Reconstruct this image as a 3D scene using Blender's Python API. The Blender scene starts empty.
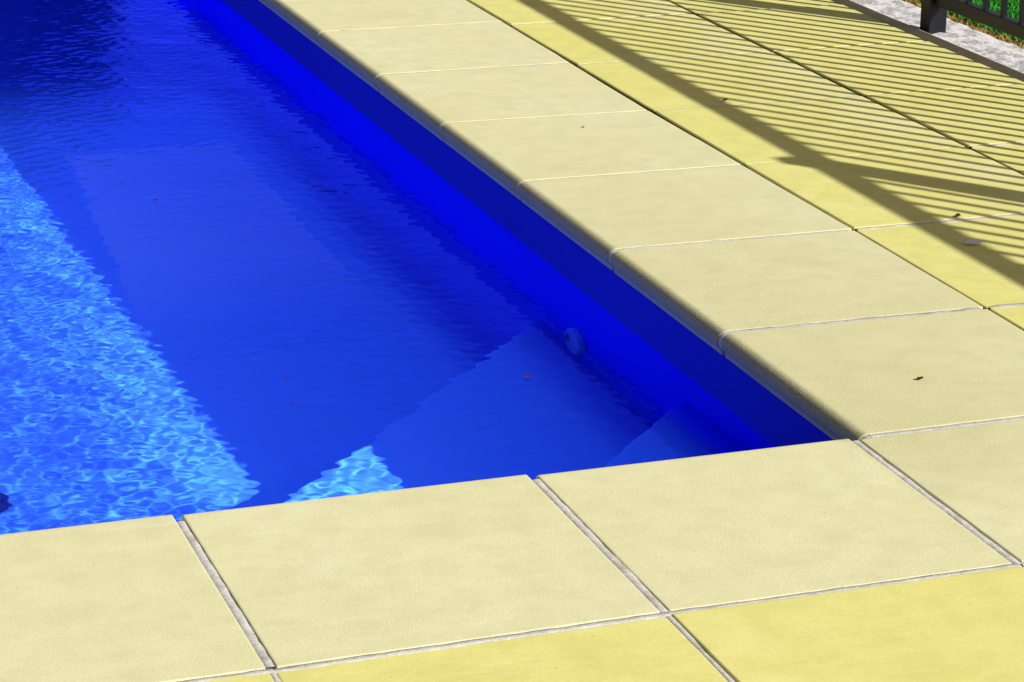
import bpy, bmesh, math, random
import numpy as np
random.seed(7); rng = np.random.default_rng(11)
S = bpy.context.scene
COL = S.collection
R = math.radians

# ------------------------------------------------------------------ helpers
def link(name, me, mat=None, parent=None):
    o = bpy.data.objects.new(name, me); COL.objects.link(o)
    if mat: me.materials.append(mat)
    if parent: o.parent = parent
    return o
def from_bm(name, bm, mat=None, parent=None, smooth=False):
    me = bpy.data.meshes.new(name); bm.normal_update(); bm.to_mesh(me); bm.free()
    if smooth:
        for p in me.polygons: p.use_smooth = True
    return link(name, me, mat, parent)
def from_np(name, v, f, mat=None, parent=None, smooth=False):
    me = bpy.data.meshes.new(name)
    v = np.asarray(v, dtype=np.float32); f = np.asarray(f, dtype=np.int32)
    n = f.shape[1]
    me.vertices.add(len(v)); me.vertices.foreach_set('co', v.ravel())
    me.loops.add(f.size); me.loops.foreach_set('vertex_index', f.ravel())
    me.polygons.add(len(f))
    me.polygons.foreach_set('loop_start', np.arange(0, f.size, n, dtype=np.int32))
    me.polygons.foreach_set('loop_total', np.full(len(f), n, dtype=np.int32))
    me.polygons.foreach_set('use_smooth', np.full(len(f), smooth, dtype=bool))
    me.update(calc_edges=True); me.validate()
    return link(name, me, mat, parent)
def empty(name, loc=(0, 0, 0)):
    o = bpy.data.objects.new(name, None); COL.objects.link(o); o.location = loc
    o.empty_display_size = .1
    return o
def tag(o, label=None, cat=None, group=None, kind=None):
    if label: o['label'] = label
    if cat: o['category'] = cat
    if group: o['group'] = group
    if kind: o['kind'] = kind
    return o
def box(bm, x0, x1, y0, y1, z0, z1, bev=0.0):
    r = bmesh.ops.create_cube(bm, size=1)
    vs = r['verts']
    for v in vs:
        v.co = ((x0 + x1) / 2 + v.co.x * (x1 - x0), (y0 + y1) / 2 + v.co.y * (y1 - y0), (z0 + z1) / 2 + v.co.z * (z1 - z0))
    if bev:
        es = list({e for v in vs for e in v.link_edges})
        bmesh.ops.bevel(bm, geom=es, offset=bev, segments=2, affect='EDGES', profile=.5)
def sheet(name, x0, x1, y0, y1, z, mat, parent=None):
    bm = bmesh.new()
    bm.faces.new([bm.verts.new(c) for c in ((x0, y0, z), (x1, y0, z), (x1, y1, z), (x0, y1, z))])
    return from_bm(name, bm, mat, parent)
def sheets(name, rects, z, mat, parent=None):
    bm = bmesh.new()
    for x0, x1, y0, y1 in rects:
        bm.faces.new([bm.verts.new(c) for c in ((x0, y0, z), (x1, y0, z), (x1, y1, z), (x0, y1, z))])
    return from_bm(name, bm, mat, parent)

class NT:
    """small wrapper around a material's node tree"""
    def __init__(s, name):
        s.m = bpy.data.materials.new(name); s.m.use_nodes = True
        s.t = s.m.node_tree; s.t.nodes.clear()
        s.out = s.n('ShaderNodeOutputMaterial')
        s.pos = s.n('ShaderNodeNewGeometry').outputs['Position']
    def n(s, typ, **kw):
        nd = s.t.nodes.new(typ)
        for k, v in kw.items(): setattr(nd, k, v)
        return nd
    def l(s, a, b): s.t.links.new(a, b)
    def put(s, sock, v):
        if isinstance(v, bpy.types.NodeSocket): s.l(v, sock)
        else: sock.default_value = v
    def noise(s, scale, detail=3, rough=.6, vec=None, dist=0, sc=None):
        nd = s.n('ShaderNodeTexNoise'); nd.inputs['Scale'].default_value = scale
        nd.inputs['Detail'].default_value = detail; nd.inputs['Roughness'].default_value = rough
        nd.inputs['Distortion'].default_value = dist
        v = vec or s.pos
        if sc:
            mp = s.n('ShaderNodeVectorMath', operation='MULTIPLY'); s.l(v, mp.inputs[0]); mp.inputs[1].default_value = sc; v = mp.outputs[0]
        s.l(v, nd.inputs['Vector']); return nd.outputs[0]
    def rmp(s, f, a, b, c=0., d=1., smooth=True):
        nd = s.n('ShaderNodeMapRange'); nd.interpolation_type = 'SMOOTHSTEP' if smooth else 'LINEAR'
        s.put(nd.inputs[0], f)
        for i, v in zip((1, 2, 3, 4), (a, b, c, d)): nd.inputs[i].default_value = v
        return nd.outputs[0]
    def mix(s, fac, a, b, blend='MIX'):
        nd = s.n('ShaderNodeMix', data_type='RGBA', blend_type=blend)
        s.put(nd.inputs[0], fac)
        for sock, v in ((nd.inputs[6], a), (nd.inputs[7], b)):
            if isinstance(v, bpy.types.NodeSocket): s.l(v, sock)
            else: sock.default_value = (*v, 1)
        return nd.outputs[2]
    def math(s, op, a, b=0.):
        nd = s.n('ShaderNodeMath', operation=op); s.put(nd.inputs[0], a); s.put(nd.inputs[1], b); return nd.outputs[0]
    def xyz(s):
        nd = s.n('ShaderNodeSeparateXYZ'); s.l(s.pos, nd.inputs[0]); return nd.outputs
    def principled(s, col, rough=.8, spec=.3, bumps=(), metal=0.):
        p = s.n('ShaderNodeBsdfPrincipled')
        if isinstance(col, bpy.types.NodeSocket): s.l(col, p.inputs['Base Color'])
        else: p.inputs['Base Color'].default_value = (*col, 1)
        s.put(p.inputs['Roughness'], rough); p.inputs['Specular IOR Level'].default_value = spec
        p.inputs['Metallic'].default_value = metal
        nrm = None
        for h, st, dist in bumps:
            b = s.n('ShaderNodeBump'); s.l(h, b.inputs['Height']); b.inputs['Strength'].default_value = st; b.inputs['Distance'].default_value = dist
            if nrm: s.l(nrm, b.inputs['Normal'])
            nrm = b.outputs[0]
        if nrm: s.l(nrm, p.inputs['Normal'])
        s.l(p.outputs[0], s.out.inputs[0]); return s.m

# ------------------------------------------------------------------ levels
ZW = -.165            # water level
ZFLOOR = -1.072      # floor at the near end (slopes down to the far end)
ZSHELF = -.748
XW = .038            # pool wall plane on the right (coping bullnose overhangs it a little)
PX0, PY1 = -4.2, 8.4

# ------------------------------------------------------------------ materials
def concrete(name, base, alt, edge_weather=False, efflor=False):
    t = NT(name)
    x, y, z = t.xyz()
    if edge_weather: rnd = t.n('ShaderNodeObjectInfo').outputs['Random']
    else:
        rnd = t.n('ShaderNodeNewGeometry').outputs['Random Per Island']
    big = t.noise(2.3, 3, .55); mid = t.noise(14, 4, .6); fine = t.noise(170, 3, .7); streak = t.noise(9, 4, .6, sc=(1, 3.2, 1), dist=.5)
    c = t.mix(t.rmp(big, .3, .7), base, alt)
    c = t.mix(t.rmp(mid, .35, .72, 0, .85), c, tuple(v * .90 for v in base))
    c = t.mix(t.rmp(streak, .48, .72, 0, .35), c, tuple(min(1, v * 1.07) for v in alt))
    c = t.mix(t.rmp(fine, .3, .7, 0, .34), c, tuple(v * .74 for v in base))
    c = t.mix(t.rmp(rnd, 0, 1, 0, .12, False), c, tuple(v * k for v, k in zip(base, (.86, .88, .80))))
    stain = t.rmp(t.noise(3.1, 5, .62, dist=.8), .53, .70)
    c = t.mix(t.math('MULTIPLY', stain, .24), c, tuple(v * k for v, k in zip(base, (.80, .79, .70))))
    # sparse dark pits / specks
    vor = t.n('ShaderNodeTexVoronoi'); vor.inputs['Scale'].default_value = 55; t.l(t.pos, vor.inputs['Vector'])
    pit = t.math('MULTIPLY', t.rmp(vor.outputs['Distance'], .05, .11, 1, 0), t.rmp(t.noise(23, 2), .60, .68))
    c = t.mix(t.math('MULTIPLY', pit, .7), c, (.16, .14, .08))
    if edge_weather:
        nz = t.noise(330, 3, .7); nz2 = t.noise(5, 3)
        # greenish weathering that thickens towards the water's edge of the right hand coping
        near = t.rmp(y, -.3, 3.2, 1, .0)
        e = t.math('MULTIPLY', t.rmp(x, -.05, .0), t.rmp(x, .0, .42, 1, 0))
        g = t.math('MULTIPLY', t.math('MULTIPLY', near, t.rmp(y, -.45, -.02)), t.rmp(t.math('ADD', x, t.math('MULTIPLY', nz2, .5)), .3, .85, 1, .45))
        g = t.math('MULTIPLY', g, t.rmp(x, -.03, .0))
        c = t.mix(t.math('MULTIPLY', g, .35), c, (.60, .575, .29))
        c = t.mix(t.math('MULTIPLY', t.math('MULTIPLY', g, t.rmp(nz, .45, .65)), .45), c, (.25, .23, .12))
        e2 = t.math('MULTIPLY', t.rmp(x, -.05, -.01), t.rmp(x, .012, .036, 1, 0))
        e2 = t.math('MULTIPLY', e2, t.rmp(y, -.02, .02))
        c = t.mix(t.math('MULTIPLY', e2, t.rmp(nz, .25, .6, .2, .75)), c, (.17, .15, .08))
    if efflor:
        c = t.mix(t.rmp(z, -.0075, -.0025, .92, 0), c, (.05, .045, .035))      # darker down the sides of the slabs
        d = t.math('SUBTRACT', 1.2, x)
        m = t.math('MULTIPLY', t.rmp(d, .0, .27, 1, 0), t.rmp(d, -.004, .0))
        m = t.math('MULTIPLY', m, t.rmp(t.noise(6, 4, .6), .36, .58))
        c = t.mix(t.math('MULTIPLY', m, .4), c, (.80, .76, .52))
        lines = t.math('MULTIPLY', t.rmp(t.noise(1, 3, .6, sc=(3, 60, 1)), .60, .68), t.rmp(t.noise(3, 2), .5, .6))
        c = t.mix(t.math('MULTIPLY', lines, .35), c, (.80, .77, .50))
    bumps = [(mid, .05, .004), (fine, .20, .0012), (t.noise(620, 2, .7), .25, .0007)]
    if edge_weather: bumps.append((t.noise(260, 3, .7), .35, .002))
    return t.principled(c, .88, .15, bumps)

M_coping = concrete('cream_concrete', (.733, .720, .425), (.768, .755, .485), edge_weather=True)
M_paver = concrete('yellow_concrete', (.757, .718, .245), (.79, .757, .305), efflor=True)

def grout():
    t = NT('pale_mortar')
    a = t.noise(38, 4, .65); b = t.noise(9, 3, .6); f = t.noise(260, 3, .7)
    c = t.mix(t.rmp(a, .3, .7), (.50, .49, .46), (.645, .635, .61))
    c = t.mix(t.rmp(b, .57, .70, 0, .45), c, (.16, .15, .13))
    c = t.mix(t.rmp(f, .4, .7, 0, .4), c, (.25, .24, .2))
    return t.principled(c, .95, .1, [(a, .5, .006), (f, .4, .002)])
M_grout = grout()
def dark_joint():
    t = NT('dirty_joint_sand')
    a = t.noise(22, 4, .65); f = t.noise(260, 3, .7)
    c = t.mix(t.rmp(a, .52, .64), (.035, .03, .022), (.40, .38, .33))
    c = t.mix(t.rmp(f, .4, .7, 0, .5), c, (.03, .03, .02))
    return t.principled(c, .95, .1, [(f, .5, .003)])
M_joint = dark_joint()

FLOOR_A, FLOOR_B = (.155, .58, .88), (.17, .62, .90)
def pool_paint(name, col, col2, deep=False, fade=False):
    t = NT(name)
    n1 = t.noise(1.4, 3, .5); n2 = t.noise(40, 3, .6)
    c = t.mix(t.rmp(n1, .3, .7), col, col2)
    c = t.mix(t.rmp(n2, .3, .7, 0, .12), c, tuple(v * .7 for v in col))
    if deep:      # dimness of deeper water put into the colour towards the far end
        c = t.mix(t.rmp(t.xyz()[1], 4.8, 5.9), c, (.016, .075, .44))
        c = t.mix(t.rmp(t.xyz()[0], -.02, .165), c, (.004, .016, .55))    # blended into the darker wall colour near the wall, softens the seam
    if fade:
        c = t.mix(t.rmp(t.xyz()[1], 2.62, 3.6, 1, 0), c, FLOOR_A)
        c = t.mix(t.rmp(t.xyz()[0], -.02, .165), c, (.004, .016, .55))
    return t.principled(c, .7, .1)
M_wall = pool_paint('blue_pool_wall_paint', (.002, .011, .49), (.003, .014, .53))
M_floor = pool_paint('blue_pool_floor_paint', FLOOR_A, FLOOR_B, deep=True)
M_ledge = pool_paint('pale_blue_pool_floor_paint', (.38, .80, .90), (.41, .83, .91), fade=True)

def water_mat():
    t = NT('pool_water')
    g = t.n('ShaderNodeNewGeometry')
    d = t.n('ShaderNodeVectorMath', operation='DOT_PRODUCT'); t.l(g.outputs['Incoming'], d.inputs[0]); t.l(g.outputs['Normal'], d.inputs[1])
    k = t.math('POWER', t.math('SUBTRACT', 1.0, t.math('ABSOLUTE', d.outputs['Value'])), 5.0)
    fr = t.math('ADD', t.math('MULTIPLY', k, .98), .02)            # Schlick reflectance of water
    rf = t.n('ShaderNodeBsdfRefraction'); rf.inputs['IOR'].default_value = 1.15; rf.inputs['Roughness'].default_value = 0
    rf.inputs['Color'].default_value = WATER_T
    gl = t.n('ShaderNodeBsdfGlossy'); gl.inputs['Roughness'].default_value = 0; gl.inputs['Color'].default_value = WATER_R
    mx = t.n('ShaderNodeMixShader'); t.l(fr, mx.inputs[0]); t.l(rf.outputs[0], mx.inputs[1]); t.l(gl.outputs[0], mx.inputs[2])
    t.l(mx.outputs[0], t.out.inputs[0]); return t.m
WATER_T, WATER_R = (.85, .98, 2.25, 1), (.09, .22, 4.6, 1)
M_water = water_mat()

def flat(name, col, rough=.6, spec=.3, var=.15, scale=30, metal=0.):
    t = NT(name)
    c = t.mix(t.rmp(t.noise(scale, 3), .3, .7), col, tuple(v * (1 - var) for v in col))
    return t.principled(c, rough, spec, [(t.noise(scale * 6, 2), .1, .001)], metal)
M_metal = flat('dark_navy_fence_paint', (.006, .008, .020), .42, .35, .3, 25)
M_lamp = flat('dull_blue_plastic', (.13, .29, .50), .5, .4)
M_lamp_dark = flat('dark_plastic', (.03, .05, .10), .5, .4)
M_leaf = flat('brown_dead_leaf', (.05, .03, .015), .8, .2, .4, 90)
M_leaf2 = flat('red_dead_leaf', (.11, .03, .02), .8, .2, .4, 90)
M_petal = flat('white_petal', (.80, .76, .80), .6, .3, .1, 90)
M_bark = flat('bark', (.09, .06, .04), .95, .1, .5, 20)

def plinth_mat():
    t = NT('whitewashed_cement')
    a = t.noise(26, 5, .7, sc=(1, .6, 1)); f = t.noise(150, 3, .7); b = t.noise(7, 3)
    c = t.mix(t.rmp(b, .3, .7), (.66, .66, .68), (.75, .75, .75))
    k = t.math('MULTIPLY', t.rmp(a, .46, .56), t.rmp(f, .35, .6))
    c = t.mix(t.math('MULTIPLY', k, .85), c, (.16, .16, .17))
    return t.principled(c, .9, .1, [(a, .6, .01), (f, .4, .003)])
M_plinth = plinth_mat()
def strip_mat():
    t = NT('grey_mortar_strip')
    c = t.mix(t.rmp(t.noise(20, 4), .3, .7), (.60, .53, .36), (.48, .42, .28))
    return t.principled(c, .95, .1, [(t.noise(120, 3), .4, .003)])
M_strip = strip_mat()
def soil_mat():
    t = NT('dry_soil')
    c = t.mix(t.rmp(t.noise(25, 4), .35, .65), (.26, .19, .06), (.13, .09, .035))
    return t.principled(c, .95, .1, [(t.noise(60, 4), .8, .02)])
M_soil = soil_mat()
def lawn_mat(name, a, b, sc):
    t = NT(name)
    c = t.mix(t.rmp(t.noise(sc, 3), .3, .7), a, b)
    return t.principled(c, .7, .2)
M_lawn = lawn_mat('lawn_soil_green', (.014, .15, .012), (.02, .19, .016), 18)
M_blade = lawn_mat('grass_blade', (.02, .24, .018), (.05, .34, .03), 9)
M_straw = lawn_mat('straw_blade', (.36, .25, .06), (.22, .16, .05), 14)
M_crown = lawn_mat('dark_leaves', (.010, .022, .010), (.025, .05, .018), 4)

# ------------------------------------------------------------------ slabs
def slab_verts(P00, P10, P11, P01, thick=.05, bull=None, e=.0012, jit=.0005, top=0., seg=.04):
    """slab on a quad: P00->P10 is the profile direction n, P00->P01 the extrusion direction t.
       bull: radius of the quarter/half round at n = 0."""
    P00, P10, P11, P01 = [np.array(p, float) for p in (P00, P10, P11, P01)]
    nw = np.linalg.norm(P10 - P00); L = np.linalg.norm(P01 - P00)
    prof = []
    if bull:
        for a in np.linspace(-60, 90, 11):
            a = R(a); prof.append((bull - bull * math.cos(a), -bull + bull * math.sin(a)))
        prof.append((bull + .007, 0)); prof.insert(0, (bull * .55, -thick))
    else:
        prof += [(.002, -thick), (0, -e * 1.6), (e * .3, -e * .6), (e * 1.2, 0), (e * 1.2 + .003, 0)]
    k = max(2, int(nw / .07))
    st = prof[-1][0]
    prof += [(st + (nw - e * 1.2 - .003 - st) * i / k, 0) for i in range(1, k + 1)] + [(nw - e * 1.2, 0)]
    prof += [(nw - e * .3, -e * .6), (nw, -e * 1.6), (nw - .002, -thick)]
    m = max(3, int(L / seg))
    q0 = e * 1.3 + .003
    ts = [0, e * .4, e * 1.3, q0] + [q0 + (L - 2 * q0) * i / m for i in range(1, m)] + [L - q0, L - e * 1.3, L - e * .4, L]
    dz = [-e * 1.4, -e * .5, 0, 0] + [0] * (m - 1) + [0, 0, -e * .5, -e * 1.4]
    V = []
    nvar = np.cumsum(rng.normal(0, jit, len(ts)) * .6); nvar -= np.linspace(nvar[0], nvar[-1], len(nvar))
    tvar = np.cumsum(rng.normal(0, jit, len(prof)) * .6); tvar -= np.linspace(tvar[0], tvar[-1], len(tvar))
    for i, (t, d) in enumerate(zip(ts, dz)):
        for j, (n, z) in enumerate(prof):
            zz = z + d if z > -.03 else z
            edge_n = 1 if (j <= (3 if bull else 4) or j >= len(prof) - 5) else 0
            edge_t = 1 if (i <= 3 or i >= len(ts) - 4) else 0
            a = (n + (nvar[i] + rng.normal(0, jit * .15)) * edge_n * (0.4 if bull and j < 5 else 1)) / nw
            b = (t + (tvar[j] + rng.normal(0, jit * .15)) * edge_t) / L
            p = P00 * (1 - a) * (1 - b) + P10 * a * (1 - b) + P11 * a * b + P01 * (1 - a) * b
            V.append((p[0], p[1], zz + top))
    F = []; q = len(prof)
    for i in range(len(ts) - 1):
        for j in range(q - 1):
            F.append((i * q + j, i * q + j + 1, (i + 1) * q + j + 1, (i + 1) * q + j))
    # check the winding: top faces should look up
    j = q // 2; i = len(ts) // 2
    a, b, c = [np.array(V[F[i * (q - 1) + j][k]]) for k in (0, 1, 2)]
    if np.cross(b - a, c - a)[2] < 0: F = [f[::-1] for f in F]
    return V, F, q, len(ts)
def add_slab(bm, *a, **k):
    V, F, q, m = slab_verts(*a, **k)
    vs = [bm.verts.new(v) for v in V]
    for f in F: bm.faces.new([vs[i] for i in f])
    for row in (0, m - 1):
        loop = [vs[row * q + j] for j in range(q)]
        try: bm.faces.new(loop if row else loop[::-1])
        except ValueError: pass
def finish_slab(o):
    for p in o.data.polygons: p.use_smooth = len(p.vertices) == 4
    return o

# measured joint positions (m): distance from the inner pool corner
R_IN = {0: .002, 1: .616, 2: 1.215, 3: 1.815, 4: 2.42, 5: 3.007, 6: 3.611, 7: 4.215, 8: 4.815, 9: 5.415, 10: 6.015, 11: 6.615, 12: 7.215}
R_OUT = {0: .004, 1: .602, 2: 1.205, 3: 1.803, 4: 2.395, 5: 3.0, 6: 3.606, 7: 4.206, 8: 4.806, 9: 5.406, 10: 6.006, 11: 6.606, 12: 7.206}
R_X = {0: .59, 1: .594, 2: .594, 3: .588, 4: .582, 5: .588, 6: .592}
ORD = ['', 'first', 'second', 'third', 'fourth', 'fifth', 'sixth', 'seventh', 'eighth', 'ninth', 'tenth', 'eleventh', 'twelfth']
GR = 'cream coping slabs along the pool edge'
FEAT = {1: 'greenish weathered cream coping slab on the right pool side, touching the inner pool corner',
        2: 'speckled cream coping slab, second from the pool corner along the right side',
        3: 'cream coping slab, third from the pool corner along the right side',
        4: 'smooth pale cream coping slab, fourth from the pool corner along the right side',
        5: 'pale cream coping slab, fifth from the pool corner along the right side',
        6: 'pale cream coping slab, sixth from the pool corner along the right side'}
def coping(label, P00, P10, P11, P01, bull=.021, top=0.):
    bm = bmesh.new(); add_slab(bm, P00, P10, P11, P01, bull=bull, top=top)
    o = finish_slab(from_bm('coping_stone', bm, M_coping))
    return tag(o, label, 'coping stone', GR)
def gap(k): return .0085 if k <= 1 else (.006 if k == 2 else .0045)
for k in range(0, 9):
    g0, g1 = gap(k), gap(k + 1)
    xo0, xo1 = R_X.get(k, .59) - .005, R_X.get(k + 1, .59) - .005
    coping(FEAT.get(k + 1, 'pale cream coping slab, %s from the pool corner along the right side' % ORD[k + 1]),
           (.009, R_IN[k] + g0), (xo0, R_OUT[k] + g0), (xo1, R_OUT[k + 1] - g1), (.009, R_IN[k + 1] - g1), top=rng.normal(0, .0006))
# near side (profile runs from the water towards the camera)
J = [(-.002, -.004), (-.598, -.597), (-1.204, -1.201), (-1.806, -1.801), (-2.406, -2.401), (-3.006, -3.001), (-3.606, -3.601), (-4.206, -4.201)]
NLAB = ['cream coping slab on the near pool side, first to the left of the pool corner',
        'cream coping slab on the near pool side, below the small sunlit triangle in the water',
        'cream coping slab at the left end of the near pool side, below sunlit water',
        'fourth cream coping slab leftwards from the pool corner on the near side',
        'fifth cream coping slab leftwards from the pool corner on the near side',
        'sixth cream coping slab leftwards from the pool corner on the near side',
        'seventh cream coping slab leftwards from the pool corner on the near side']
NOUT = [-.586, -.588, -.596, -.59, -.59, -.59, -.59, -.59]
NIN = [.012, .02, .026, .048, .05, .05, .05, .05]
for i in range(7):
    (xa, xa2), (xb, xb2) = J[i], J[i + 1]
    coping(NLAB[i], (xa - .008, NIN[i]), (xa2 - .008, NOUT[i] + .007), (xb2 + .008, NOUT[i + 1] + .007), (xb + .008, NIN[i]), bull=.013, top=rng.normal(0, .0006))
# the corner slab
bm = bmesh.new(); add_slab(bm, (.006, -.009), (.585, -.006), (.585, -.579), (.004, -.579), bull=None)
tag(finish_slab(from_bm('coping_stone', bm, M_coping)), 'square cream corner slab diagonally off the inner pool corner', 'coping stone', GR)

# paving around the coping: one structure, every slab modelled with its own edges
bm = bmesh.new()
def paver(x0, x1, y0, y1):
    g = .0045; gx0 = .0085 if x0 > .58 else g; gx1 = .006 if x1 > .58 else g
    d = lambda: rng.normal(0, .0012)
    add_slab(bm, (x0 + gx0 + d(), y0 + g + d()), (x1 - gx1 + d(), y0 + g + d()), (x1 - gx1 + d(), y1 - g + d()), (x0 + gx0 + d(), y1 - g + d()),
             top=rng.normal(-.001, .0009), seg=.07, jit=.0006)
YJ = [-3.0 + .6 * i for i in range(4)] + [-.589, .004, .604, 1.208, 1.806, 2.39, 2.975, 3.55, 4.15, 4.75, 5.35, 5.95, 6.55, 7.15, 7.75, 8.35]
for i in range(len(YJ) - 1):
    a, b = YJ[i], YJ[i + 1]
    if i == 3: b = -.589
    paver(.589, 1.2, a, b)
    paver(1.2, 1.708, a, b)
XJ = [-4.201, -3.601, -3.001, -2.401, -1.801, -1.202, -.597, -.004, .589]
for i in range(len(XJ) - 1):
    for a, b in ((-1.195, -.592), (-1.8, -1.195), (-2.4, -1.8), (-3.0, -2.4)):
        paver(XJ[i], XJ[i + 1], a, b)
pav = finish_slab(from_bm('paving', bm, M_paver)); tag(pav, kind='structure')
# mortar bed under the joints
o = sheets('mortar_bed', [(PX0, .5805, -3.0, -.02), (.05, .5805, -.02, PY1)], -.0062, M_grout); tag(o, kind='structure')
o = sheets('joint_sand', [(.5805, 1.708, -3.0, PY1)], -.016, M_joint); tag(o, kind='structure')
# mortar fillets smeared over the coping joints (rounded ends follow the bullnose)
def fillet(bm, p0, p1, w, h, z=-.006):
    p0, p1 = np.array(p0), np.array(p1); d = (p1 - p0) / np.linalg.norm(p1 - p0); s = np.array([-d[1], d[0]])
    n = 26; prev = None
    for i in range(n + 1):
        c = p0 + (p1 - p0) * i / n
        ww = w * (1 + rng.normal(0, .08)); hh = h + rng.normal(0, .0003); off = rng.normal(0, w * .03)
        ring = [bm.verts.new((*(c + s * (off + a * ww)), z + b * (hh - z))) for a, b in ((-.5, .3), (-.42, .92), (0, 1), (.42, .92), (.5, .3))]
        if prev:
            for j in range(4): bm.faces.new((prev[j], prev[j + 1], ring[j + 1], ring[j]))
        prev = ring
def bull_fillet(bm, y, w, r=.021, x0=.009):
    prev = None
    for a in list(np.linspace(-40, 90, 14)):
        a = R(a); rr = r - .0009
        x, z = x0 + r - rr * math.cos(a), -r + rr * math.sin(a)
        ring = [bm.verts.new((x + (0.002 if abs(b) > .4 else 0), y + b * w * (1 + rng.normal(0, .08)), z - (.002 if abs(b) > .4 else 0))) for b in (-.5, -.2, .2, .5)]
        if prev:
            for j in range(3): bm.faces.new((prev[j], ring[j], ring[j + 1], prev[j + 1]))
        prev = ring
bm = bmesh.new()
for k in range(0, 9):
    w = 2 * gap(k) * 1.1
    fillet(bm, (.031, R_IN[k] + (R_OUT[k] - R_IN[k]) * .04), (.578, R_OUT[k]), w + .006, -.0010 if k < 3 else -.0012)
    bull_fillet(bm, R_IN[k], w * .85)
for i in range(1, 7):
    fillet(bm, (J[i][0] - .0012, -.014), (J[i][1] - .0012, -.585), .0165, -.0013)
fillet(bm, (-.0045, -.010), (-.0055, -.585), .0155, -.0013)
fil = from_bm('mortar_joint', bm, M_grout, smooth=True); tag(fil, kind='structure')
bm = bmesh.new()
for i in range(7): fillet(bm, (J[i][1], NOUT[i] - .001), (J[i + 1][1], NOUT[i + 1] - .001), .0165, -.0009)
fillet(bm, (.58, -.586), (0, -.586), .0165, -.0009)
o = from_bm('mortar_joint', bm, M_grout, smooth=True); tag(o, kind='structure')
bm = bmesh.new()
for x in XJ[1:8]: fillet(bm, (x - .0015, -.597), (x - .0015, -1.7), .0105, -.0012)
o = from_bm('mortar_joint', bm, M_grout, smooth=True); tag(o, kind='structure')
# white mortar in the cross joints of the yellow paving
bm = bmesh.new()
for y in YJ[4:14]:
    fillet(bm, (.60, y), (1.19, y), .021, -.0013); fillet(bm, (1.21, y), (1.70, y), .021, -.0013)
o = from_bm('mortar_joint', bm, M_grout, smooth=True); tag(o, kind='structure')

# deck edge, white plinth, soil and lawn
o = sheets('mortar_strip', [(1.708, 1.764, -3.0, PY1)], -.003, M_strip); tag(o, kind='structure')
bm = bmesh.new()
n0, n1 = 14, 420
xs = np.linspace(1.764, 1.962, n0); ys = np.linspace(-3.0, PY1, n1)
gx, gy = np.meshgrid(xs, ys)
gz = -.012 + rng.normal(0, .0016, gx.shape) + .004 * np.sin(gy * 3.1) * .5
gx = gx + rng.normal(0, .001, gx.shape); gx[:, -1] += .018 * np.cumsum(rng.normal(0, .35, n1)) / 3; gz[:, -1] -= .02
idx = np.arange(n0 * n1).reshape(n1, n0)
quads = lambda ix: np.stack([ix[:-1, :-1], ix[:-1, 1:], ix[1:, 1:], ix[1:, :-1]], -1).reshape(-1, 4)
o = from_np('kerb', np.stack([gx, gy, gz], -1).reshape(-1, 3), quads(idx), M_plinth, smooth=True); tag(o, kind='structure')
o = sheets('soil', [(1.764, 2.14, -3.0, PY1)], -.045, M_soil); tag(o, kind='structure')
o = sheets('lawn', [(2.14, 60, -60, 60), (-60, 2.14, PY1, 60), (-60, 2.14, -60, -3.0), (-60, PX0, -3.0, PY1)], -.05, M_lawn); tag(o, kind='structure')

def blades(name, n, fx, fy, hmin, hmax, mat, w=.0035):
    bx, by = fx(n), fy(n)
    a = rng.uniform(0, 2 * np.pi, n); h = rng.uniform(hmin, hmax, n); ln = rng.uniform(.1, .8, n) * h; la = rng.uniform(0, 2 * np.pi, n)
    base = np.stack([bx, by, np.full(n, -.05)], -1); d = np.stack([np.cos(a), np.sin(a), 0 * a], -1) * w
    tip = base + np.stack([np.cos(la) * ln, np.sin(la) * ln, h], -1)
    mid = base * .45 + tip * .55 + np.stack([0 * a, 0 * a, h * .12], -1)
    V = np.stack([base - d, base + d, mid + d * .7, mid - d * .7, tip], 1).reshape(-1, 3)
    i = np.arange(n)[:, None] * 5
    F = np.concatenate([i + [0, 1, 2], i + [0, 2, 3], i + [3, 2, 4]], 0)
    o = from_np(name, V, F, mat); return tag(o, kind='stuff')
o = blades('grass', 110000, lambda n: 2.065 + 1.9 * rng.uniform(0, 1, n) ** 1.4, lambda n: rng.uniform(1.0, 6.5, n), .010, .026, M_blade, .0032)
tag(o, 'bright green lawn grass beyond the white kerb', 'grass')
o = blades('dry_grass', 9000, lambda n: rng.normal(2.012, .022, n).clip(1.96, 2.1), lambda n: rng.uniform(1.0, 6.5, n), .008, .022, M_straw)
tag(o, 'yellow dry grass between the white kerb and the lawn', 'dry grass')

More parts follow.
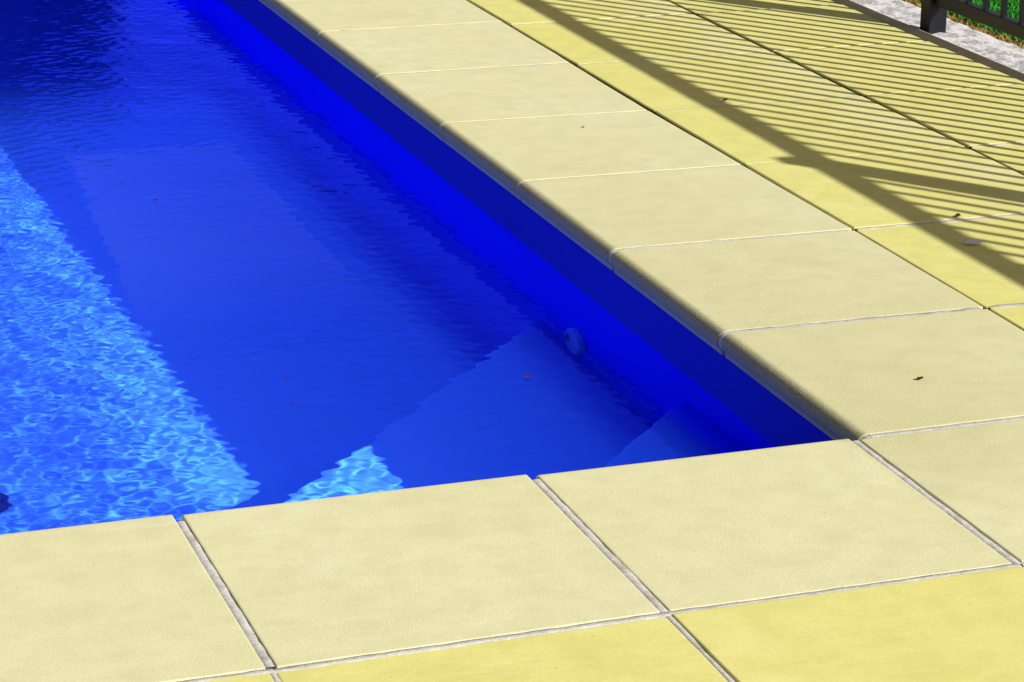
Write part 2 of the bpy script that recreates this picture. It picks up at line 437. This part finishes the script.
# ------------------------------------------------------------------ fence
FX = 1.812
fence = empty('metal_fence', (FX, 3.15, -.012))
tag(fence, 'dark navy metal fence with upright bars beside the yellow paving', 'fence')
def fpart(name, bm, ): 
    o = from_bm(name, bm, M_metal, fence)
    o.matrix_parent_inverse.identity()
    for v in o.data.vertices: v.co.x -= FX; v.co.y -= 3.15; v.co.z += .012
    return o
PY = [-2.41, .37, 3.15, 5.93]
ZL0, ZL1, ZT0, ZT1 = .074, .114, 1.20, 1.25
for y in PY:
    bm = bmesh.new(); box(bm, FX - .03, FX + .03, y - .03, y + .03, -.016, 1.285, .004)
    box(bm, FX - .034, FX + .034, y - .034, y + .034, 1.285, 1.297, .004)
    fpart('post', bm)
for y0, y1 in zip(PY[:-1], PY[1:]):
    bm = bmesh.new(); box(bm, FX - .016, FX + .016, y0 + .03, y1 - .03, ZL0, ZL1, .003); fpart('bottom_rail', bm)
    bm = bmesh.new(); box(bm, FX - .022, FX + .022, y0 + .03, y1 - .03, ZT0, ZT1, .004); fpart('top_rail', bm)
    m = 26; st = .104; c = 3.15 - .208 - 2.78 * round((3.15 - y1) / 2.78)
    n = 0
    y = c + .104
    while y > y0 + .06:
        if y < y1 - .05:
            bm = bmesh.new(); box(bm, FX - .008, FX + .008, y - .008, y + .008, ZL1 - .002, ZT0 + .002, .002); fpart('baluster', bm)
        y -= st

# ------------------------------------------------------------------ pool
pool = empty('swimming_pool', (0, 0, -1.5))
tag(pool, 'deep blue painted swimming pool with a diagonal corner seat, half in shade', 'swimming pool')
def pp(o):
    o.parent = pool
    for v in o.data.vertices: v.co.z += 1.5
    o.cycles.is_caustics_receiver = True
    return o
def fz(y): return ZFLOOR - .056 * max(-.5, y - 1.8)
FAR = PY1
bm = bmesh.new()
def wq(*pts): bm.faces.new([bm.verts.new(p) for p in pts])
zb = -1.75; zt = -.012
XB0, XB1, YB0, YB1 = PX0, XW + .129, -.27, FAR      # wall set back so sun caustics reach the floor, thin waterline band added above
wq((XB1, YB0, zb), (XB1, YB1, zb), (XB1, YB1, zt), (XB1, YB0, zt))
wq((XB0, YB0, zb), (XB1, YB0, zb), (XB1, YB0, zt), (XB0, YB0, zt))
wq((XB0, YB1, zb), (XB0, YB0, zb), (XB0, YB0, zt), (XB0, YB1, zt))
wq((XB1, YB1, zb), (XB0, YB1, zb), (XB0, YB1, zt), (XB1, YB1, zt))
pp(from_bm('pool_wall', bm, M_wall))
bm = bmesh.new()
box(bm, XW, XW + .004, -.03, FAR, -.1675, -.012); box(bm, PX0, XW - .001, -.017, -.012, -.1675, -.0125)
pp(from_bm('waterline_band', bm, M_wall))
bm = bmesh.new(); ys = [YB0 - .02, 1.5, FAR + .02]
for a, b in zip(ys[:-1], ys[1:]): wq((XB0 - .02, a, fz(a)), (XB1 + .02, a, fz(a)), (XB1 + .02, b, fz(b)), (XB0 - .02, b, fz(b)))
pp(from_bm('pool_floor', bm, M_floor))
def corner_step(name, leg, z0, z1, mat):
    bm = bmesh.new()
    a = (XB1 - .002, YB0 + .002); b = (XB1 - .002, leg + XB1); c = (YB0 - leg, YB0 + .002)
    lo = [bm.verts.new((*p, z0)) for p in (a, b, c)]; hi = [bm.verts.new((*p, z1)) for p in (a, b, c)]
    bm.faces.new(hi); bm.faces.new(lo[::-1])
    for i in range(3): j = (i + 1) % 3; bm.faces.new((lo[i], lo[j], hi[j], hi[i]))
    bmesh.ops.recalc_face_normals(bm, faces=bm.faces)
    es = [e for e in bm.edges if all(abs(v.co.z - z1) < 1e-6 for v in e.verts) and abs(e.verts[0].co.x - e.verts[1].co.x) > .1 and abs(e.verts[0].co.y - e.verts[1].co.y) > .1]
    bmesh.ops.bevel(bm, geom=es, offset=.015, segments=3, affect='EDGES', profile=.5)
    return pp(from_bm(name, bm, mat))
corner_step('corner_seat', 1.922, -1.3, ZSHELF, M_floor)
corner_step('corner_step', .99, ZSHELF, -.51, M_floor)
bm = bmesh.new()   # paler raised panels on the floor
for y0, y1 in ((2.62, 4.235), (4.242, 4.655)):
    xl0, xl1 = -.70, -.62
    f = lambda y: -.570 - .066 * (4.70 - y)
    top = [bm.verts.new(p) for p in ((f(y0), y0, fz(y0) + .003), (-.026, y0, fz(y0) + .003), (-.026, y1, fz(y1) + .003), (f(y1), y1, fz(y1) + .003))]
    bot = [bm.verts.new((v.co.x, v.co.y, v.co.z - .05)) for v in top]
    bm.faces.new(top)
    for i in range(4): j = (i + 1) % 4; bm.faces.new((bot[i], bot[j], top[j], top[i]))
pp(from_bm('floor_ledge', bm, M_ledge))
# underwater light in the right wall
def disc(bm, c, r0, r1, depth, n=28, axis='x', hollow=False):
    """round dish facing -x (axis 'x') or +z (axis 'z'): rim r0, raised face r1"""
    rings = [(r0, 0), (r0, depth * .6), (r0 * .95, depth), (r1, depth), (r1 * .97, depth * .7), (r1 * .5, depth * .95)]
    prev = None
    for r, d in rings:
        ring = []
        for i in range(n):
            a = 2 * math.pi * i / n; u, v = r * math.cos(a), r * math.sin(a)
            ring.append(bm.verts.new((c[0] - d, c[1] + u, c[2] + v) if axis == 'x' else (c[0] + u, c[1] + v, c[2] + d)))
        if prev:
            for i in range(n): bm.faces.new((prev[i], prev[(i + 1) % n], ring[(i + 1) % n], ring[i]))
        prev = ring
    bm.faces.new(prev)
    bmesh.ops.recalc_face_normals(bm, faces=bm.faces)
bm = bmesh.new(); disc(bm, (XB1 - .001, 1.806, -.672), .052, .039, .016)
lamp = pp(from_bm('pool_light', bm, M_lamp)); 
bm = bmesh.new(); disc(bm, (XB1 - .0185, 1.83, -.668), .011, .008, .006, 14)
s = from_bm('light_nozzle', bm, M_lamp_dark, lamp)
for v in s.data.vertices: v.co.z += 1.5
bm = bmesh.new(); disc(bm, (-1.282, 1.79, fz(1.79) + .001), .058, .046, .018, axis='z')
pp(from_bm('floor_drain', bm, M_lamp_dark))

# ------------------------------------------------------------------ water
def smooth(a, b, x):
    # also works with a > b
    t = np.clip((x - a) / (b - a), 0, 1); return t * t * (3 - 2 * t)
def water():
    xs = np.concatenate([np.linspace(PX0 - .005, -1.9, 110, endpoint=False), np.arange(-1.9, XB1 + .006, .0048)])
    ys = np.concatenate([np.linspace(YB0 - .005, .0, 26, endpoint=False), np.arange(.0, 5.2, .0052), np.linspace(5.2, FAR + .005, 150)])
    gx, gy = np.meshgrid(xs, ys); z = np.zeros_like(gx)
    def waves(n, l0, l1, slope, dir0=None, spread=math.pi):
        out = np.zeros_like(gx)
        for i in range(n):
            lam = l0 * (l1 / l0) ** rng.uniform(); k = 2 * math.pi / lam
            th = rng.uniform(0, 2 * math.pi) if dir0 is None else dir0 + rng.normal(0, spread)
            out += slope / k * math.sqrt(2 / n) * np.sin(k * (gx * math.cos(th) + gy * math.sin(th)) + rng.uniform(0, 6.28))
        return out
    far = smooth(3.1, 4.6, gy)
    fine = smooth(-2.1, -1.85, gx) * (1 - smooth(5.15, 5.4, gy)) * (1 - .4 * smooth(-.4, -.15, gx) * (1 - far))
    calm = 1 - .80 * np.exp(-((gx + .11) ** 2 + (gy - 1.07) ** 2) / .022)
    fine = fine * calm     # sheltered by the corner
    z += waves(40, .031, .063, W_FINE) * fine
    z += waves(20, .09, .22, W_MID) * (1 + 1.0 * far) * calm
    z += waves(10, .3, .9, W_LONG) * (1 + .5 * far)
    gz = ZW + z
    idx = np.arange(gx.size).reshape(gx.shape)
    o = from_np('water', np.stack([gx, gy, gz], -1).reshape(-1, 3), quads(idx), M_water, smooth=True)
    tag(o, kind='structure'); o.cycles.is_caustics_caster = True
    return o
W_FINE, W_MID, W_LONG = .021, .006, .003
water()

# ------------------------------------------------------------------ small litter
def leaf(name, label, cat, loc, size, rz, mat, curl=.25, group=None):
    bm = bmesh.new(); n = 7; rows = []
    for i in range(n):
        t = i / (n - 1); w = .38 * math.sin(math.pi * min(.98, t * .94 + .04)) ** .8
        x = (t - .5); z = curl * (abs(t - .5) ** 2) * .9
        rows.append([bm.verts.new((x * size, s * w * size, (z + abs(s) * curl * .25 + rng.normal(0, .01)) * size)) for s in (-1, 0, 1)])
    for a, b in zip(rows[:-1], rows[1:]):
        for j in range(2): bm.faces.new((a[j], b[j], b[j + 1], a[j + 1]))
    st = [bm.verts.new(((-.5 - .28 * i) * size, s * .02 * size, .06 * size)) for i in (0, 1) for s in (-1, 1)]
    bm.faces.new((st[0], st[1], st[3], st[2]))
    o = from_bm(name, bm, mat, smooth=True); o.location = loc; o.rotation_euler = (0, 0, rz)
    return tag(o, label, cat, group)
GL = 'leaves floating in the shaded water'
leaf('floating_leaf', 'small brown leaf floating in the shaded water, topmost of a loose line of three', 'leaf', (-.755, 1.061, ZW + .003), .012, .5, M_leaf, group=GL)
leaf('floating_leaf', 'small brown leaf floating in the shaded water, middle of a loose line of three', 'leaf', (-.777, .916, ZW + .003), .009, 2.1, M_leaf, group=GL)
leaf('floating_leaf', 'small brown leaf floating in the shaded water, lowest of a loose line of three', 'leaf', (-.766, .894, ZW + .003), .010, 1.2, M_leaf, group=GL)
leaf('floating_leaf', 'reddish leaf floating in dark water to the left of the round pool light', 'leaf', (-.282, .918, ZW + .003), .015, .2, M_leaf2, group=GL)
leaf('floating_leaf', 'dark leaf floating alone over the pale floor panel far up the shaded water', 'leaf', (-.723, 2.483, ZW + .003), .017, .9, M_leaf, group=GL)
GD = 'bits of litter on the paving'
leaf('petal', 'white petal lying in the shadow of the fence rail on yellow paving', 'petal', (.79, 1.022, .003), .046, .35, M_petal, .12, GD)
leaf('dead_leaf', 'tiny dark leaf scrap on yellow paving among the thin bar shadows', 'leaf', (.815, 2.435, .002), .018, .4, M_leaf, .5, GD)
leaf('dead_leaf', 'tiny dark leaf scrap on the weathered coping slab by the pool corner', 'leaf', (.254, .242, .002), .014, .1, M_leaf, .6, GD)
leaf('dead_leaf', 'brown leaf scrap lying on a paving joint beside the fence shadows', 'leaf', (.862, 1.226, .002), .018, 1.0, M_leaf, .6, GD)
leaf('dead_leaf', 'tiny dark leaf scrap in the middle of a pale coping slab', 'leaf', (.345, 2.263, .002), .009, .6, M_leaf, .5, GD)

# ------------------------------------------------------------------ shrubs seen mirrored in the water
def shrub(label, x, y, rx, h, seed, thin=1.):
    g = np.random.default_rng(seed)
    root = empty('garden_shrub', (x, y, -.05)); tag(root, label, 'shrub', 'tall shrubs behind the far end of the pool')
    bm = bmesh.new()
    for b in range(7):
        a = g.uniform(0, 6.28); tilt = g.uniform(.1, .5); L = h * g.uniform(.5, .8); prev = None
        for i in range(6):
            t = i / 5; r = .06 * (1 - .8 * t) * (1.5 if b == 0 else 1)
            c = np.array([math.cos(a) * tilt * L * t * rx / h, math.sin(a) * tilt * L * t * .6, L * t])
            ring = [bm.verts.new((c[0] + r * math.cos(q * 1.047), c[1] + r * math.sin(q * 1.047), c[2])) for q in range(6)]
            if prev:
                for q in range(6): bm.faces.new((prev[q], prev[(q + 1) % 6], ring[(q + 1) % 6], ring[q]))
            prev = ring
    from_bm('trunk', bm, M_bark, root)
    n = int(9000 * thin)
    nc = 46; cl = []
    while len(cl) < nc:
        p = g.uniform(-1, 1, 3)
        if np.linalg.norm(p) < 1: cl.append(p)
    cl = np.array(cl); pick = g.integers(0, nc, n)
    p = cl[pick] + g.normal(0, .15, (n, 3))
    P = np.stack([p[:, 0] * rx, p[:, 1] * rx * .7, h * .52 + p[:, 2] * h * .46], -1)
    P[:, 2] = P[:, 2].clip(.05)
    u = g.normal(0, 1, (n, 3)); u /= np.linalg.norm(u, axis=1)[:, None]; w = np.cross(u, g.normal(0, 1, (n, 3))); w /= np.linalg.norm(w, axis=1)[:, None]
    s = g.uniform(.05, .11, n)[:, None]
    V = np.stack([P - u * s, P + w * s * .45, P + u * s, P - w * s * .45], 1).reshape(-1, 3)
    F = np.arange(4 * n).reshape(n, 4)
    o = from_np('crown', V, F, M_crown, root)
shrub('tall dense dark shrub behind the far end of the pool, leftmost', -4.4, 16.2, 1.9, 3.6, 1)
shrub('tall dense dark shrub behind the far end of the pool, second from the left', -1.6, 16.6, 1.9, 3.5, 2)
shrub('rounded dark shrub behind the far end of the pool, left of the gap', .40, 16.0, 1.3, 3.35, 3)
shrub('lower dark shrub behind the far end of the pool, right of the gap', 4.05, 16.0, 1.3, 2.9, 4)
shrub('lower dark shrub behind the far end of the pool, rightmost', 6.0, 16.3, 1.4, 2.8, 5)

# ------------------------------------------------------------------ light, sky, camera
EL = R(35.6); SAZ = math.atan2(-.796, .605)          # direction towards the sun
sd = (math.cos(EL) * math.cos(SAZ), math.cos(EL) * math.sin(SAZ), math.sin(EL))
sun = bpy.data.lights.new('sun', 'SUN'); sun.energy = 5.0; sun.angle = R(.6); sun.color = (1, .965, .90)
so = bpy.data.objects.new('sun', sun); COL.objects.link(so)
from mathutils import Vector
so.rotation_euler = (-Vector(sd)).to_track_quat('-Z', 'Y').to_euler(); so.location = (6, -8, 7)
sun.cycles.is_caustics_light = True
wd = bpy.data.worlds.new('World'); S.world = wd; wd.use_nodes = True
nt = wd.node_tree; nt.nodes.clear()
sky = nt.nodes.new('ShaderNodeTexSky'); sky.sky_type = 'NISHITA'; sky.sun_disc = False
sky.sun_elevation = EL; sky.sun_rotation = math.atan2(sd[0], sd[1])
bg = nt.nodes.new('ShaderNodeBackground'); bg.inputs['Strength'].default_value = .091
mul = nt.nodes.new('ShaderNodeMix'); mul.data_type = 'RGBA'; mul.blend_type = 'MULTIPLY'; mul.inputs[0].default_value = 1
mul.inputs[7].default_value = (1.42, 1.02, .70, 1)
wo = nt.nodes.new('ShaderNodeOutputWorld')
nt.links.new(sky.outputs[0], mul.inputs[6]); nt.links.new(mul.outputs[2], bg.inputs[0]); nt.links.new(bg.outputs[0], wo.inputs[0])

cam = bpy.data.cameras.new('camera'); co = bpy.data.objects.new('camera', cam); COL.objects.link(co)
co.location = (-2.0203, -3.9226, 1.6255); co.rotation_euler = (R(71.6066), R(-.5689), R(-19.2139))
cam.sensor_width = 36; cam.lens = 93.444; cam.clip_start = .05; cam.clip_end = 500
S.camera = co
S.view_settings.view_transform = 'Standard'; S.view_settings.look = 'None'; S.view_settings.exposure = 0
S.render.engine = 'CYCLES'
S.cycles.use_denoising = True
S.cycles.max_bounces = 12; S.cycles.transmission_bounces = 8; S.cycles.diffuse_bounces = 5
S.cycles.caustics_refractive = True; S.cycles.caustics_reflective = False
S.cycles.sample_clamp_indirect = 6
